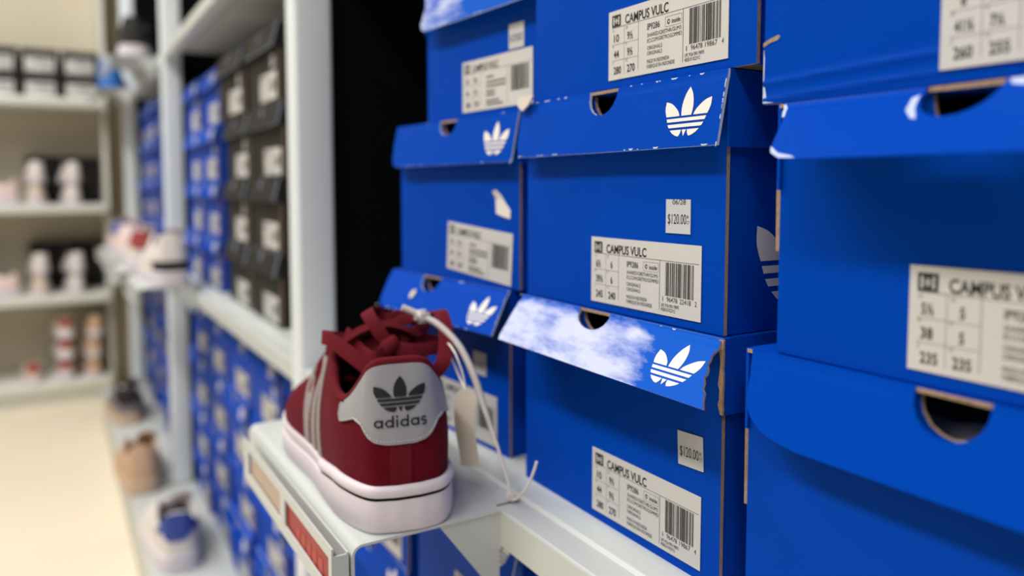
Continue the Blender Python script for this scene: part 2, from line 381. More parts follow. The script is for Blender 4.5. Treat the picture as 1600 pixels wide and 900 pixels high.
# ------------------------------------------------------------------ shoe boxes
def notch_top(y0, y1, c, r, dep, zt, n=8):
    # top edge from y1 down to y0 with a rounded thumb cut centred on c
    return [(y1, zt)]+[(c+r*math.cos(a), zt-dep*abs(math.sin(a))**0.8) for a in [PI*k/n for k in range(n+1)]]+[(y0, zt)]
def size_label_mesh(v, rich=True):
    m = MB(); W, H = 0.0915, 0.0388
    # local: x to the right in 0..W, y up in 0..H, mapped so the label faces -x and reads from the aisle
    fn = lambda a, b, d: (d, -a, b)
    m.add([fn(0, 0, -0.0004), fn(W, 0, -0.0004), fn(W, H, -0.0004), fn(0, H, -0.0004), fn(0, 0, 0), fn(W, 0, 0), fn(W, H, 0), fn(0, H, 0)],
          [(0, 1, 2, 3)[::-1], (0, 4, 5, 1)[::-1], (1, 5, 6, 2)[::-1], (2, 6, 7, 3)[::-1], (3, 7, 4, 0)[::-1]], 'paper')
    ink = []; grey = []; paper = []
    def rect(x0, y0, x1, y1): return [(x0*W, y0*H), (x1*W, y0*H), (x1*W, y1*H), (x0*W, y1*H)]
    def T(s, x, y, h, w=None, bold=0.0, dst=None):
        (ink if dst is None else dst).extend(put_text(s, x*W, y*H, h*H, w*W if w else None, bold))
    ink.append(rect(.034, .765, .118, .935))
    for k in range(3):
        a = .047+.024*k; paper.append(rect(a, .79+.02*(k % 2), a+.010, .905-.02*(k == 1)))
    paper.append(rect(.052, .842, .105, .856))
    T(v['title'], .160, .775, .125, .385, 0.022)
    ink.append(rect(.035, .752, .985, .757)) ; ink.append(rect(.664, .06, .667, .752)); grey.append(rect(.283, .08, .2855, .752)); grey.append(rect(.152, .06, .154, .752))
    for yy in (.505, .275): grey.append(rect(.035, yy, .283, yy+.004))
    for r, (a, b) in enumerate(v['sizes']):
        yb = (.545, .315, .080)[r]
        T(a, .052+(.022 if len(a) < 2 else 0), yb, .105, .020 if len(a) < 2 else .05 if len(a) < 3 else .072, .02); T(b, .182+(.022 if len(b) < 2 else 0), yb, .105, .020 if len(b) < 2 else .05 if len(b) < 3 else .072, .02)
        T('UKJ'[r], .040, yb+.15, .04, None, 0, grey); T('DFC'[r], .170, yb+.15, .04, None, 0, grey)
    if rich:
        T('IP9286', .365, .60, .085, .108, .01)
        for r in ((.520, .575, .655, .579), (.520, .705, .655, .709), (.520, .575, .522, .709), (.653, .575, .655, .709)): grey.append(rect(*r))
        T('inside', .573, .608, .062, .070, .012); ink.append([(x*W, y*H) for x, y in arc(.547, .64, .012, 0.3, 5.2, 8, .035)]); paper.append([(x*W, y*H) for x, y in arc(.550, .64, .006, 0, 5.2, 8, .017)])
        for s, y, w in (('SHARED/GRETHR/GUM3', .500, .285), ('ECLCOM/GRETRO/GOMME3', .425, .290), ('ORIGINALS', .325, .130), ('ORIGINALS', .250, .130), ('MADE IN INDONESIA', .140, .19), ('FABRIQUE EN INDONESIE', .070, .235)):
            T(s, .365, y, .052, w, 0, ink)
    else:
        for y, w in ((.60, .11), (.50, .28), (.42, .28), (.32, .13), (.25, .13), (.14, .19), (.07, .24)): grey.append(rect(.365, y, .365+w, y+.04))
    rnd = random.Random(v['code']); x = .715
    while x < .945:
        bw = rnd.choice((.0028, .0028, .0056, .0084)); ink.append(rect(x, .275, x+bw, .735)); x += bw+rnd.choice((.0026, .0026, .0050, .0078))
    if rich:
        c = v['code'].split()
        T(c[0], .692, .195, .066, .005); T(c[1], .728, .195, .066, .088); T(c[2], .836, .195, .066, .088); T(c[3], .956, .195, .066, .014)
        T('UPC PO# 0901198095', .680, .118, .046, .15); T('4B5BOX/1022/V12', .680, .058, .046, .12)
    for ps, key, l in ((ink, 'ink', -.00052), (grey, 'greyink', -.0005), (paper, 'paper', -.00062)):
        for p in ps: pass
        if ps: m.decal(ps, fn, key, lift=l)
    return m.build('size_label', data_only=True)
def price_mesh(top, main):
    m = MB(); W, H = 0.0182, 0.0178
    fn = lambda a, b, d: (d, -a, b)
    m.add([fn(0, 0, -.0004), fn(W, 0, -.0004), fn(W, H, -.0004), fn(0, H, -.0004), fn(0, 0, 0), fn(W, 0, 0), fn(W, H, 0), fn(0, H, 0)],
          [(0, 1, 2, 3)[::-1], (0, 4, 5, 1)[::-1], (1, 5, 6, 2)[::-1], (2, 6, 7, 3)[::-1], (3, 7, 4, 0)[::-1]], 'sticker')
    ps = []
    if top: ps += put_text(top, .0050, .0152, .0026, .0098)
    ps += put_text(main, .0016, .0050, .0052, .0136) + put_text('CT', .0156, .0052, .0016, .0020)+put_text('R', .0158, .0080, .0016, .0014)
    m.decal(ps, fn, 'ink', lift=-.0005)
    return m.build('price_sticker', data_only=True)
def box_meshes(W, H, D, blue='blue', notch_c=None, notch_r=0.0135, notch_d=0.0155, flare=12, flare_far=None, L=0.037, style='square', logo=True, logo_rot=0.0, logo_pos=None, far=None,
               flap_mat=None, side_logo=False, body_notch=True, scuffs=0, chips=(), shear=0.0, torn=False, crease=False, ends=1.0, curl=0.004):
    t = 0.0022; o = 0.0030; nc = notch_c if notch_c is not None else W/2
    mb = MB(); rnd = random.Random(int(W*1e5+flare*7+scuffs))
    zt = H-0.0025
    # front panel with exposed corrugated edge
    poly = [(0.0, 0.0), (W, 0.0)]+(notch_top(0, W, nc, notch_r*0.96, notch_d*0.9, zt) if body_notch else [(W, zt), (0, zt)])
    cr = (lambda z: -0.0006*math.exp(-((z-0.0125)/0.0016)**2)-0.0005*math.exp(-((z-0.0055)/0.0012)**2)) if crease else (lambda z: 0.0)
    mb.sheet(poly, lambda y, z, d: (d*t+cr(z+0.0035*(y/W)**2*W/0.18), y, z), 1.0, blue, 'inside', 'kraft',
             sx=frange(0, W, 0.03) if crease else (), sy=[k*0.001 for k in range(1, 24)] if crease else ())
    mb.box(t, D, 0.0010, 0.0010+t, 0, zt, blue); mb.box(t, D, W-0.001-t, W-0.001, 0, zt, blue)
    mb.box(D-t, D, 0.001+t, W-0.001-t, 0, zt, blue); mb.box(t, D-t, 0.001+t, W-0.001-t, 0, t, 'inside')
    if side_logo:
        mb.decal(trefoil_at(0.055, 0.040, 0.056), lambda a, b, l: (a, 0.0010+l, b), 'logo')
    body = mb.build('body', data_only=True)
    ml = MB(); fm = flap_mat or blue
    y0, y1 = -o, W+0.0006
    tp = [(-o+0.0012, y0), (D+o*0.5, y0), (D+o*0.5, y1), (-o+0.0012, y1)]
    ml.prism(tp, 'z', H-0.0018, H, blue)
    ml.box(-o+0.0008, -o+0.0016, y0+0.001, y1-0.001, H-0.0019, H-0.0002, 'kraft')      # raw front edge of the top panel, seen in the thumb cut
    for ya, yb in ((y0, y0+0.0015), (y1-0.0015, y1)):
        ml.box(-o+0.0012, D+o*0.5, ya, yb, H-L, H-0.0018, blue)
    ml.box(D+o*0.5-0.0015, D+o*0.5, y0, y1, H-L, H-0.0018, blue)
    f0, f1 = math.radians(flare), math.radians(flare if flare_far is None else flare_far)
    def flap(y, s, d):
        ph = f0+(f1-f0)*max(0, min(1, y/W)); k = min(1.0, s/0.006)
        ph = ph*(0.55+0.45*k)+curl*math.sin(y/W*9+1.0)
        return (-o-s*math.sin(ph)+d*0.0016*math.cos(ph), y-shear*s/L, H-s*math.cos(ph)-d*0.0016*math.sin(ph)*0.5)
    nt = [(nc-notch_r*math.cos(a), notch_d*abs(math.sin(a))**0.8) for a in [PI*k/10 for k in range(11)]]
    if style == 'square':
        fe = [(W-a, b*L) for a, b in (far or ((-0.0010, 0), (-0.0014, 0.4), (-0.0004, 0.78), (0.003, 0.94), (0.008, 1.0)))]
        poly = [(y0, 0)]+nt+fe+[(y0, L)]
    elif style == 'round':
        # self-locking lid: the front flap has bulging, rounded ears
        far = [(v.x, v.y) for v in catmull([(a_, b_, 0) for a_, b_ in far], 4)]
        fe = [(W-a_, b_*L) for a_, b_ in far]
        near = [(a_, b_*L) for a_, b_ in far][::-1]
        poly = [(near[-1][0], 0)]+nt+fe+near[:-1]
    if torn:
        # near end ripped off the side flap: ragged outline
        rag = [(y0, 0.0), (-0.0016, 0.0015), (-0.0004, 0.0035), (-0.0012, 0.0055), (0.0012, 0.0080), (0.0030, 0.0105), (0.0034, 0.0130), (0.0046, 0.0155), (0.0036, 0.0180), (0.0040, 0.0205), (0.0054, 0.0225), (0.0046, 0.0250), (0.0050, 0.0280), (0.0034, 0.0300), (0.0036, 0.0335), (0.0028, L)]
        nt2 = [(p[0], p[1]) for p in nt]
        poly = rag[:1]+nt2+[(W-0.001, 0), (W+0.002, L*0.4), (W+0.005, L*0.9), (W+0.004, L)]+rag[::-1][:-1]
    ml.sheet(poly, flap, 1.0, fm, 'kraft', 'kraft' if torn else ('blue' if style == 'round' else 'scuff'), sx=frange(y0-0.01, y1+0.01, 0.012), sy=(0.003, 0.006, 0.012, 0.02, 0.028))
    if logo:
        ly, lz = logo_pos or (0.0205, L*0.51)
        ml.decal([[(-a+1.15*shear*((L-b)-lz)/L, L-b) for a, b in p] for p in trefoil_at(-ly, L-lz, 0.0252, 1.1, logo_rot)], flap, 'logo', sx=frange(0, W, 0.006), sy=(0.006, 0.012, 0.02, 0.028), lift=-0.15)
    for c in chips: ml.decal([c], flap, 'scuff', sx=frange(0, W, 0.006), sy=(0.003, 0.006, 0.012, 0.02, 0.028), lift=-0.12)
    for k in range(scuffs):
        # little chips of white paper along the flap's lower and upper edges
        y = rnd.uniform(0.0, W); ln = rnd.uniform(0.001, 0.006); top = rnd.random() < 0.45
        a, b = ((0.0002, rnd.uniform(0.0005, 0.0010)) if top else (L-rnd.uniform(0.0005, 0.0011), L-0.0001))
        if abs(y-nc) < notch_r+0.008 and top: continue
        if style == 'round' and not (0.02 < y < W-0.03): continue
        if torn and y < 0.02: continue
        ml.decal([[(y, a), (y+ln*0.5, a+0.0001), (y+ln, a), (y+ln*0.8, b), (y+ln*0.3, b)]], flap, 'scuff', lift=-0.12)
    if scuffs and not torn and style == 'square':
        for k in range(scuffs//3):
            z = rnd.uniform(0.003, L); ml.decal([[(y0+0.0001, z), (y0+0.0007, z+0.0003), (y0+0.0006, z+0.0022), (y0+0.0001, z+0.0026)]], flap, 'scuff', lift=-0.12)
    if torn:
        # what is left of the ripped corner: brown ragged board on the side flap's raw edge
        P = []; zz = H
        wd = [0.0066, 0.0070, 0.0060, 0.0046, 0.0048, 0.0036, 0.0040, 0.0052, 0.0066, 0.0050, 0.0034, 0.0044, 0.0052, 0.0050, 0.0040, 0.0024]
        n = len(wd)
        left = [(0.0026-wd[i]*rnd.uniform(0.65, 1.1), H-0.0005-i*(L-0.001)/(n-1)) for i in range(n)]
        right = [(0.0026+rnd.uniform(-0.0003, 0.0003), z) for i, (a, z) in enumerate(left)]
        ml.sheet(left+right[::-1], lambda a, b, d: (-o-0.0006+d*0.0012, y0-0.0003+0.0014-a*0.6, b), 1.0, 'kraft', 'kraft', 'kraft', sy=[H-0.002*k for k in range(1, 19)])
    lid = ml.build('lid', data_only=True)
    return body, lid
def peeled(m):
    P = [(0.0300, 0.0715), (0.0262, 0.0730), (0.0180, 0.0640), (0.0105, 0.0575), (0.0112, 0.0515), (0.0200, 0.0528), (0.0292, 0.0550)]
    m.sheet(P, lambda a, b, d: (-0.0006-0.004*max(0, b-0.066)/0.007*max(0, (a-0.02)/0.01)+d*0.0003, a, b), 1.0, 'logo', 'logo', 'logo', sx=(0.014, 0.018, 0.022, 0.026), sy=(0.06, 0.066, 0.07))
GEN = [('10', '9\u00bd'), ('44', '9\u00bd'), ('280', '270')]
def V(sizes, code='1 96478 19867 4'): return dict(title='CAMPUS VULC', sizes=sizes, code=code)
LAB = {'a': size_label_mesh(V(GEN)), 'b': size_label_mesh(V([('6\u00bd', '6'), ('39\u00bd', '6'), ('245', '240')], '1 96478 22418 2')),
       'c': size_label_mesh(V([('5\u00bd', '5'), ('38', '5'), ('235', '235')], '1 96478 22416 5')), 'd': size_label_mesh(V([('8', '7\u00bd'), ('41\u00bd', '7\u00bd'), ('260', '255')], '1 96478 19863 1')),
       'e': size_label_mesh(V(GEN, '1 96478 20011 6'), False)}
PR = {'dated': price_mesh('06/28', '$120.00'), 'plain': price_mesh('', '$120.00')}
def shoe_box(label, loc_, meshes, W, lab=None, lab_y=0.0146, lab_z=0.0050, lab_tilt=0.0, lab_x=-0.0002, price=None, price_at=None, price_tilt=0.0, rz=0.0, group=None, cat='shoe box', name='shoe_box'):
    t = thing(name, label, cat, loc_, rz, group)
    obj('body', meshes[0], t); obj('lid', meshes[1], t)
    if lab:
        o = obj('size_label', LAB[lab], t); o.location = (lab_x, lab_y+0.0915, lab_z); o.rotation_euler = (lab_tilt, 0, 0)
    if price:
        o = obj('price_sticker', PR[price], t); o.location = (-0.0002, price_at[0], price_at[1]); o.rotation_euler = (price_tilt, 0, 0)
    return t
FX = 0.280
D0 = 0.30
G = 'blue shoe boxes stacked in front'
# middle stack, bottom to top
HM = 0.1290
mM3 = box_meshes(0.182, HM, D0, notch_c=0.100, notch_r=0.0150, notch_d=0.0135, flare=43, flare_far=47, L=0.038, torn=True, shear=0.0185, logo_pos=(0.0250, 0.0200), logo_rot=-0.0, flap_mat='worn_sheen', scuffs=14)
shoe_box('blue shoe box with a torn, rubbed, shiny-white lid flap standing on the white shelf', (FX, 0.2655, ZS), mM3, 0.182, 'a', 0.0128, 0.0055, 0.0, -0.0002, 'plain', (0.0296, 0.0570), -0.05, group=G)
mM2 = box_meshes(0.180, HM, D0, notch_c=0.0925, notch_r=0.0132, notch_d=0.0150, flare=11, L=0.0370, side_logo=True, scuffs=26)
bM2 = shoe_box('blue shoe box with a dated $120.00 sticker, on top of the torn-lidded box', (FX, 0.2655, ZS+HM+0.0006), mM2, 0.182, 'b', 0.0152, 0.0045, 0.0, -0.0002, 'dated', (0.0416, 0.0487), 0.0, group=G)
mM1 = box_meshes(0.1870, HM, D0, notch_c=0.094, flare=11, scuffs=10)
shoe_box('blue shoe box labelled 10, 44 and 280 above the box with the dated price sticker', (FX, 0.2485, ZS+2*(HM+0.0006)), mM1, 0.1885, 'a', 0.0170, 0.0046, 0.0, group=G)
def extra(parent_box, name, build, **kw):
    m = MB(); build(m); o = m.build(name, parent_box, **kw); return o
def kraft_tab(m, y, z0, z1):
    zm = (z0+z1)/2
    m.prism([(0.0025, z0+0.001), (0.0022, z1-0.001), (0.0060, z1+0.001), (0.0125, z1), (0.0125, z0-0.002), (0.0055, z0)], 'y', y-0.0010, y+0.0040, 'kraft')
# left stack, turned a little towards the aisle
RL = math.radians(4.67)
def Lpos(y, z, x=0.0): return (0.289-math.sin(RL)*y+math.cos(RL)*x, 0.471+math.cos(RL)*y+math.sin(RL)*x, z)
mL3 = box_meshes(0.182, 0.1275, D0, notch_c=0.108, notch_r=0.0150, notch_d=0.0150, flare=37, L=0.0375, style='square', shear=0.0100, far=((0.0, 0), (0.0, 0.3), (0.002, 0.72), (0.004, 0.9), (0.012, 1.0)), logo_pos=(0.0205, 0.0205), scuffs=14)
bL3 = shoe_box('blue shoe box half hidden behind the maroon sneaker, lid flap lifted and thumb hole torn', Lpos(0.0125, ZS), mL3, 0.182, 'e', 0.0160, 0.0040, 0.0, -0.0002, 'plain', (0.049, 0.0560), 0.0, rz=RL, group=G)
def hang(m):
    m.sheet([(0.1215, 0.1160), (0.1255, 0.1150), (0.1262, 0.1115), (0.1235, 0.1088), (0.1195, 0.1092), (0.1185, 0.1130)], lambda a, b, d: (-0.0035-(0.1275-b)*0.76-0.0012+d*0.0008, a-0.002, b), 1.0, 'tag', 'kraft', 'tag')
extra(bL3, 'torn_board_scrap', hang)
mL2 = box_meshes(0.182, 0.1290, D0, notch_c=0.093, notch_r=0.0132, notch_d=0.0130, flare=11, L=0.0370, style='square', scuffs=8)
bL2 = shoe_box('blue shoe box with a peeled white sticker, second up beside the dark gap', Lpos(0.0, ZS+0.1281), mL2, 0.182, 'e', 0.0100, 0.0082, 0.07, rz=RL, group=G)
extra(bL2, 'peeled_sticker', peeled)
mL1 = box_meshes(0.163, 0.1080, D0, notch_c=0.085, flare=14, L=0.036, style='square', far=((0.003, 0), (0.008, 0.4), (0.006, 0.8), (0.009, 0.94), (0.014, 1.0)), flap_mat='worn_sheen_top', scuffs=4)
shoe_box('blue shoe box with a pale rubbed lid at the top beside the dark gap', Lpos(-0.031, ZS+0.1281+0.1296), mL1, 0.163, 'e', 0.0150, 0.0038, 0.0, -0.0002, 'plain', (0.0435, 0.0440), 0.0, rz=RL, group=G)
# right stack
RX = 0.273
mR3 = box_meshes(0.182, 0.1290, D0, notch_c=0.0880, notch_r=0.0138, notch_d=0.0165, flare=15, L=0.0375, style='round', logo=False, far=((0.004, 0), (0.0055, 0.3), (0.0062, 0.55), (0.009, 0.74), (0.015, 0.87), (0.023, 0.95), (0.036, 1.0)))
bR3 = shoe_box('blue shoe box at lower right, half-round thumb hole showing grey tissue', (RX, 0.2425-0.182, ZS), mR3, 0.182, None, group=G)
CH2 = [[(.1165, .004), (.1188, .006), (.1180, .013), (.1140, .0178), (.1118, .0182), (.1150, .0120)], [(.1672, .0285), (.1645, .0305), (.1610, .0330), (.1535, .0350), (.1510, .0364), (.1590, .0360), (.1650, .0325)],
       [(.1782, .0012), (.1765, .0040), (.1735, .0100), (.1722, .0098), (.1748, .0035), (.1770, .0008)], [(.0880, .0006), (.0800, .0005), (.0700, .0012), (.0720, .0040), (.0800, .0052), (.0870, .0030)]]
mR2 = box_meshes(0.182, 0.1085, D0, notch_c=0.1025, notch_r=0.0135, notch_d=0.0180, flare=47, L=0.0370, style='round', logo=False, far=((0.003, 0), (0.0075, 0.18), (0.0108, 0.38), (0.0128, 0.58), (0.0150, 0.76), (0.0205, 0.92), (0.0290, 0.985), (0.036, 1.0)), chips=CH2)
bR2 = shoe_box('blue shoe box labelled 5\u00bd, 38 and 235, second up at the right edge', (RX, 0.2275-0.182, ZS+0.1296), mR2, 0.182, 'c', 0.0300, 0.0052, 0.0, group=G)
mR1 = box_meshes(0.182, 0.1290, D0, notch_c=0.09, crease=True, flare=11, scuffs=6)
bR1 = shoe_box('blue shoe box with creased lower edge at the upper right corner', (RX-0.001, 0.2370-0.182, ZS+0.1296+0.1091), mR1, 0.182, 'd', 0.0115, 0.0046, 0.0, lab_x=-0.0007, group=G)

extra(bR3, 'board_tab', lambda m: kraft_tab(m, 0.182, 0.0528, 0.0923)); extra(bR2, 'board_tab', lambda m: kraft_tab(m, 0.182, 0.0436, 0.0771))
def slot_tear(m):
    m.sheet([(0.1824, 0.0250), (0.1824, 0.0268), (0.1780, 0.0284), (0.1745, 0.0292), (0.1736, 0.0283), (0.1750, 0.0270), (0.1785, 0.0266)], lambda a, b, d: (-0.0004+d*0.0008, a, b), 1.0, 'kraft', 'kraft', 'scuff')
    m.sheet([(0.1822, 0.0005), (0.1822, 0.0240), (0.1816, 0.0200), (0.1817, 0.0100), (0.1800, 0.0010), (0.1760, 0.0004)], lambda a, b, d: (-0.0003+d*0.0004, a, b), 1.0, 'scuff', 'scuff', 'scuff')
extra(bR1, 'torn_slot', slot_tear)
def scrap(m):
    m.sheet([(0.1795, 0.0), (0.1600, 0.0), (0.1640, 0.0065), (0.1700, 0.0100), (0.1770, 0.0060)], lambda a, b, d: (-0.0062-0.0025*b/0.01+d*0.0012, a+0.004, 0.1335-b), 1.0, 'tag', 'tag', 'tag')
extra(bM2, 'torn_board_scrap', scrap)

# ------------------------------------------------------------------ sneakers
def interp(tab, x):
    if x <= tab[0][0]: return tab[0][1:]
    for a, b in zip(tab, tab[1:]):
        if x <= b[0]:
            t = (x-a[0])/(b[0]-a[0]); t = t*t*(3-2*t)
            return tuple(p+(q-p)*t for p, q in zip(a[1:], b[1:]))
    return tab[-1][1:]
# plan of the sole: (across, along); heel at 0, toe at 0.268; starts at the toe and runs down the left side, round the heel, up the right
PLAN = [(-0.010, 0.264), (-0.033, 0.252), (-0.050, 0.222), (-0.0590, 0.189), (-0.0585, 0.157), (-0.0485, 0.105), (-0.0438, 0.0633), (-0.0382, 0.0313), (-0.0270, 0.0065), (-0.0140, 0.0006), (-0.0035, 0.0), (0.0070, 0.0009), (0.0194, 0.0065),
        (0.0285, 0.0240), (0.0305, 0.0500), (0.0305, 0.0800), (0.0310, 0.1150), (0.0345, 0.1550), (0.0365, 0.1900), (0.0300, 0.2280), (0.0120, 0.2550)]
OUT = [Vector((v.x, v.y)) for v in catmull([(a, b, 0) for a, b in PLAN], 14, True)]
NO = len(OUT)
NRM = []
for i in range(NO):
    t = (OUT[(i+1) % NO]-OUT[i-1]).normalized(); NRM.append(Vector((-t.y, t.x)))      # outward?
if NRM[NO//2].y > 0: NRM = [-n for n in NRM]
IH = min(range(NO), key=lambda i: OUT[i].y)                                            # heel index
HC = OUT[IH].x
ARC = [0.0]*NO
for st in (1, -1):
    L_ = 0.0; i = IH
    while True:
        j = (i+st) % NO
        if j == 0 or (st == -1 and j == NO-1): break
        L_ += (OUT[j]-OUT[i]).length; ARC[j] = L_; i = j
        if st == 1 and j == NO-1: break
ARC[0] = max(ARC)
#   throat/collar edge: (arc length round the sole from the heel, along, offset from centre left, right, height)
TOPE = [(0.000, 0.0125, 0.000, 0.000, 0.0990), (0.0125, 0.0130, 0.0118, 0.0118, 0.0985), (0.020, 0.0150, 0.0170, 0.0170, 0.0958), (0.026, 0.0178, 0.0195, 0.0200, 0.0915), (0.036, 0.0235, 0.0240, 0.0250, 0.0830), (0.052, 0.034, 0.0285, 0.0295, 0.0742), (0.064, 0.044, 0.0305, 0.0310, 0.0720),
        (0.080, 0.060, 0.0310, 0.0325, 0.0760), (0.098, 0.078, 0.0285, 0.0325, 0.0880), (0.113, 0.092, 0.0255, 0.0310, 0.0955), (0.133, 0.110, 0.0225, 0.0270, 0.0930), (0.158, 0.135, 0.0180, 0.0220, 0.0790), (0.188, 0.160, 0.014, 0.016, 0.0660), (0.223, 0.182, 0.009, 0.010, 0.0585), (0.260, 0.190, 0.004, 0.005, 0.0560), (0.300, 0.192, 0.0, 0.0, 0.0555)]
def herm(tab, x):
    if x <= tab[0][0]: return tab[0][1:]
    for k in range(len(tab)-1):
        a, b = tab[k], tab[k+1]
        if x <= b[0]:
            h = b[0]-a[0]; t = (x-a[0])/h; out = []
            p, n = tab[max(0, k-1)], tab[min(len(tab)-1, k+2)]
            for c in range(1, len(a)):
                m0 = (b[c]-p[c])/(b[0]-p[0]); m1 = (n[c]-a[c])/(n[0]-a[0])
                if k == 0 and c in (1, 4): m0 = 0
                out.append((2*t**3-3*t*t+1)*a[c]+(t**3-2*t*t+t)*h*m0+(3*t*t-2*t**3)*b[c]+(t**3-t*t)*h*m1)
            return tuple(out)
    return tab[-1][1:]
CEN = [(0.0, HC), (0.03, -0.0045), (0.06, -0.0068), (0.1, -0.0090), (0.15, -0.0112), (0.2, -0.0108), (0.27, -0.0100)]
def top_edge(i):
    u, l, r, h = herm(TOPE, ARC[i]); c = interp(CEN, u)[0]
    left = i < IH
    return Vector((c-(l if left else -r), u, h))
def sole_h(u): return 0.0285-0.0045*min(1, max(0, (u-0.045)/0.035))**1.0
def wall(i, w, lift=0.0):
    # point on the upper: outline index i (may be fractional), w 0 at the sole, 1 at the collar or throat edge
    i0 = int(math.floor(i)); fr = i-i0
    def W1(k):
        k %= NO
        p, n = OUT[k], NRM[k]; q = top_edge(k); zb = sole_h(p.y)-0.002
        inset = 0.0030
        P0 = Vector((p.x-n.x*inset, p.y-n.y*inset, zb)); hh = q.z-zb
        bul = 0.0015 if p.y < 0.12 else 0.0015+0.006*min(1, (p.y-0.12)/0.1)
        P1 = P0+Vector((n.x*bul, n.y*bul, hh*0.42)); P2 = q+(Vector((n.x*0.004, n.y*0.004, -hh*0.30)) if p.y < 0.12 else (Vector((P0.x, P0.y, q.z))-q)*0.45)
        a = 1-w
        return P0*a**3+P1*3*a*a*w+P2*3*a*w*w+q*w**3
    A = W1(i0); B = W1(i0+1) if fr else A
    P = A.lerp(B, fr)
    if lift:
        n = NRM[i0 % NO].lerp(NRM[(i0+1) % NO], fr); P = P+Vector((n.x, n.y, 0.15)).normalized()*lift
    return P
def sole_mesh(mk, groove=True, low='midsole'):
    m = MB()
    def prof(u):
        h = sole_h(u); g = 1 if u < 0.075 else 0
        return [(0.004, 0.0), (0.0008, 0.0006), (0.0, 0.0020), (0.0003, h-0.0092), (0.0006, h-0.0086), (0.0022, h-0.0083), (0.0022, h-0.0070), (0.0000 if g else 0.0010, h-0.0066), (-0.0009 if g else 0.0006, h-0.0048), (-0.0009 if g else 0.0006, h-0.0022), (0.0004, h-0.0004), (0.0018, h), (0.0055, h-0.0012)]
    rows = []
    for i in range(NO):
        p, n = OUT[i], NRM[i]
        rows.append([(p.x-n.x*a, p.y-n.y*a, b) for a, b in prof(p.y)])
    K = len(rows[0]); vs = [v for r in rows for v in r]
    for k in range(K-1):
        fs = []; fg = []
        for i in range(NO):
            f = (i*K+k, ((i+1) % NO)*K+k, ((i+1) % NO)*K+k+1, i*K+k+1)
            (fg if (k in (4, 5, 6) and OUT[i].y < 0.075 and groove) else fs).append(f)
        key = mk if k > 6 else low
        o = len(m.v)
        if k == 0:
            m.add(vs, fs, key); base = o
        else:
            ki = m.mi(key)
            for f in fs: m.f.append([base+j for j in f]); m.m.append(ki)
        if fg:
            ki = m.mi('groove')
            for f in fg: m.f.append([base+j for j in f]); m.m.append(ki)
    ki = m.mi(low); m.f.append([base+i*K for i in range(NO)]); m.m.append(ki)
    ki = m.mi('dark'); m.f.append([base+i*K+K-1 for i in range(NO)][::-1]); m.m.append(ki)
    return m.build('sole', smooth=50, data_only=True)
def upper_mesh(mk, lining, WN=14):
    m = MB(); vs = []
    for i in range(NO):
        for k in range(WN+1): vs.append(wall(i, k/WN))
        q = top_edge(i); p, n = OUT[i], NRM[i]
        back = p.y < 0.10
        inn = Vector((n.x, n.y, 0))
        # rolled edge, then lining going down inside
        for (a, b) in ((0.0012, 0.0012), (0.0030, 0.0010), (0.0044, -0.0010), (0.0050, -0.0050), (0.0060, -0.020)) if back else ((0.0004, 0.0008), (0.0014, 0.0006), (0.002, -0.001), (0.0022, -0.004), (0.002, -0.010)):
            c = Vector((q.x-inn.x*a, q.y-inn.y*a, q.z+b)); vs.append(c)
    K = WN+6
    fo = []; fi = []
    for i in range(NO):
        j = (i+1) % NO
        for k in range(K-1):
            (fo if k < WN else fi).append((i*K+k, j*K+k, j*K+k+1, i*K+k+1))
    m.add(vs, fo, mk)
    ki = m.mi(lining)
    for f in fi: m.f.append(list(f)); m.m.append(ki)
    return m.build('upper', smooth=60, data_only=True)
def collar_mesh(mk):
    m = MB(); pts = []
    for i in range(NO):
        if OUT[i].y < 0.098:
            q = top_edge(i); n = NRM[i]; pts.append(q-Vector((n.x, n.y, 0))*0.0018+Vector((0, 0, 0.0002)))
    m.tube(pts, lambda t: 0.0030, mk, 12)
    return m.build('collar', smooth=70, data_only=True)
def arc_index(s):
    # outline index at signed arc length s from the heel centre, right positive
    L = 0; i = IH; st = 1 if s > 0 else -1
    while L < abs(s):
        d = (OUT[(i+st) % NO]-OUT[i % NO]).length
        if L+d >= abs(s): return i+st*((abs(s)-L)/d)
        L += d; i += st
    return float(i)
def heel_pt(s, h, lift):
    # point on the heel's outside at arc length s and height h above the ground
    i = arc_index(s); lo, hi = 0.0, 1.0
    for _ in range(14):
        mid = (lo+hi)/2
        if wall(i, mid).z < h: lo = mid
        else: hi = mid
    return wall(i, lo, lift)
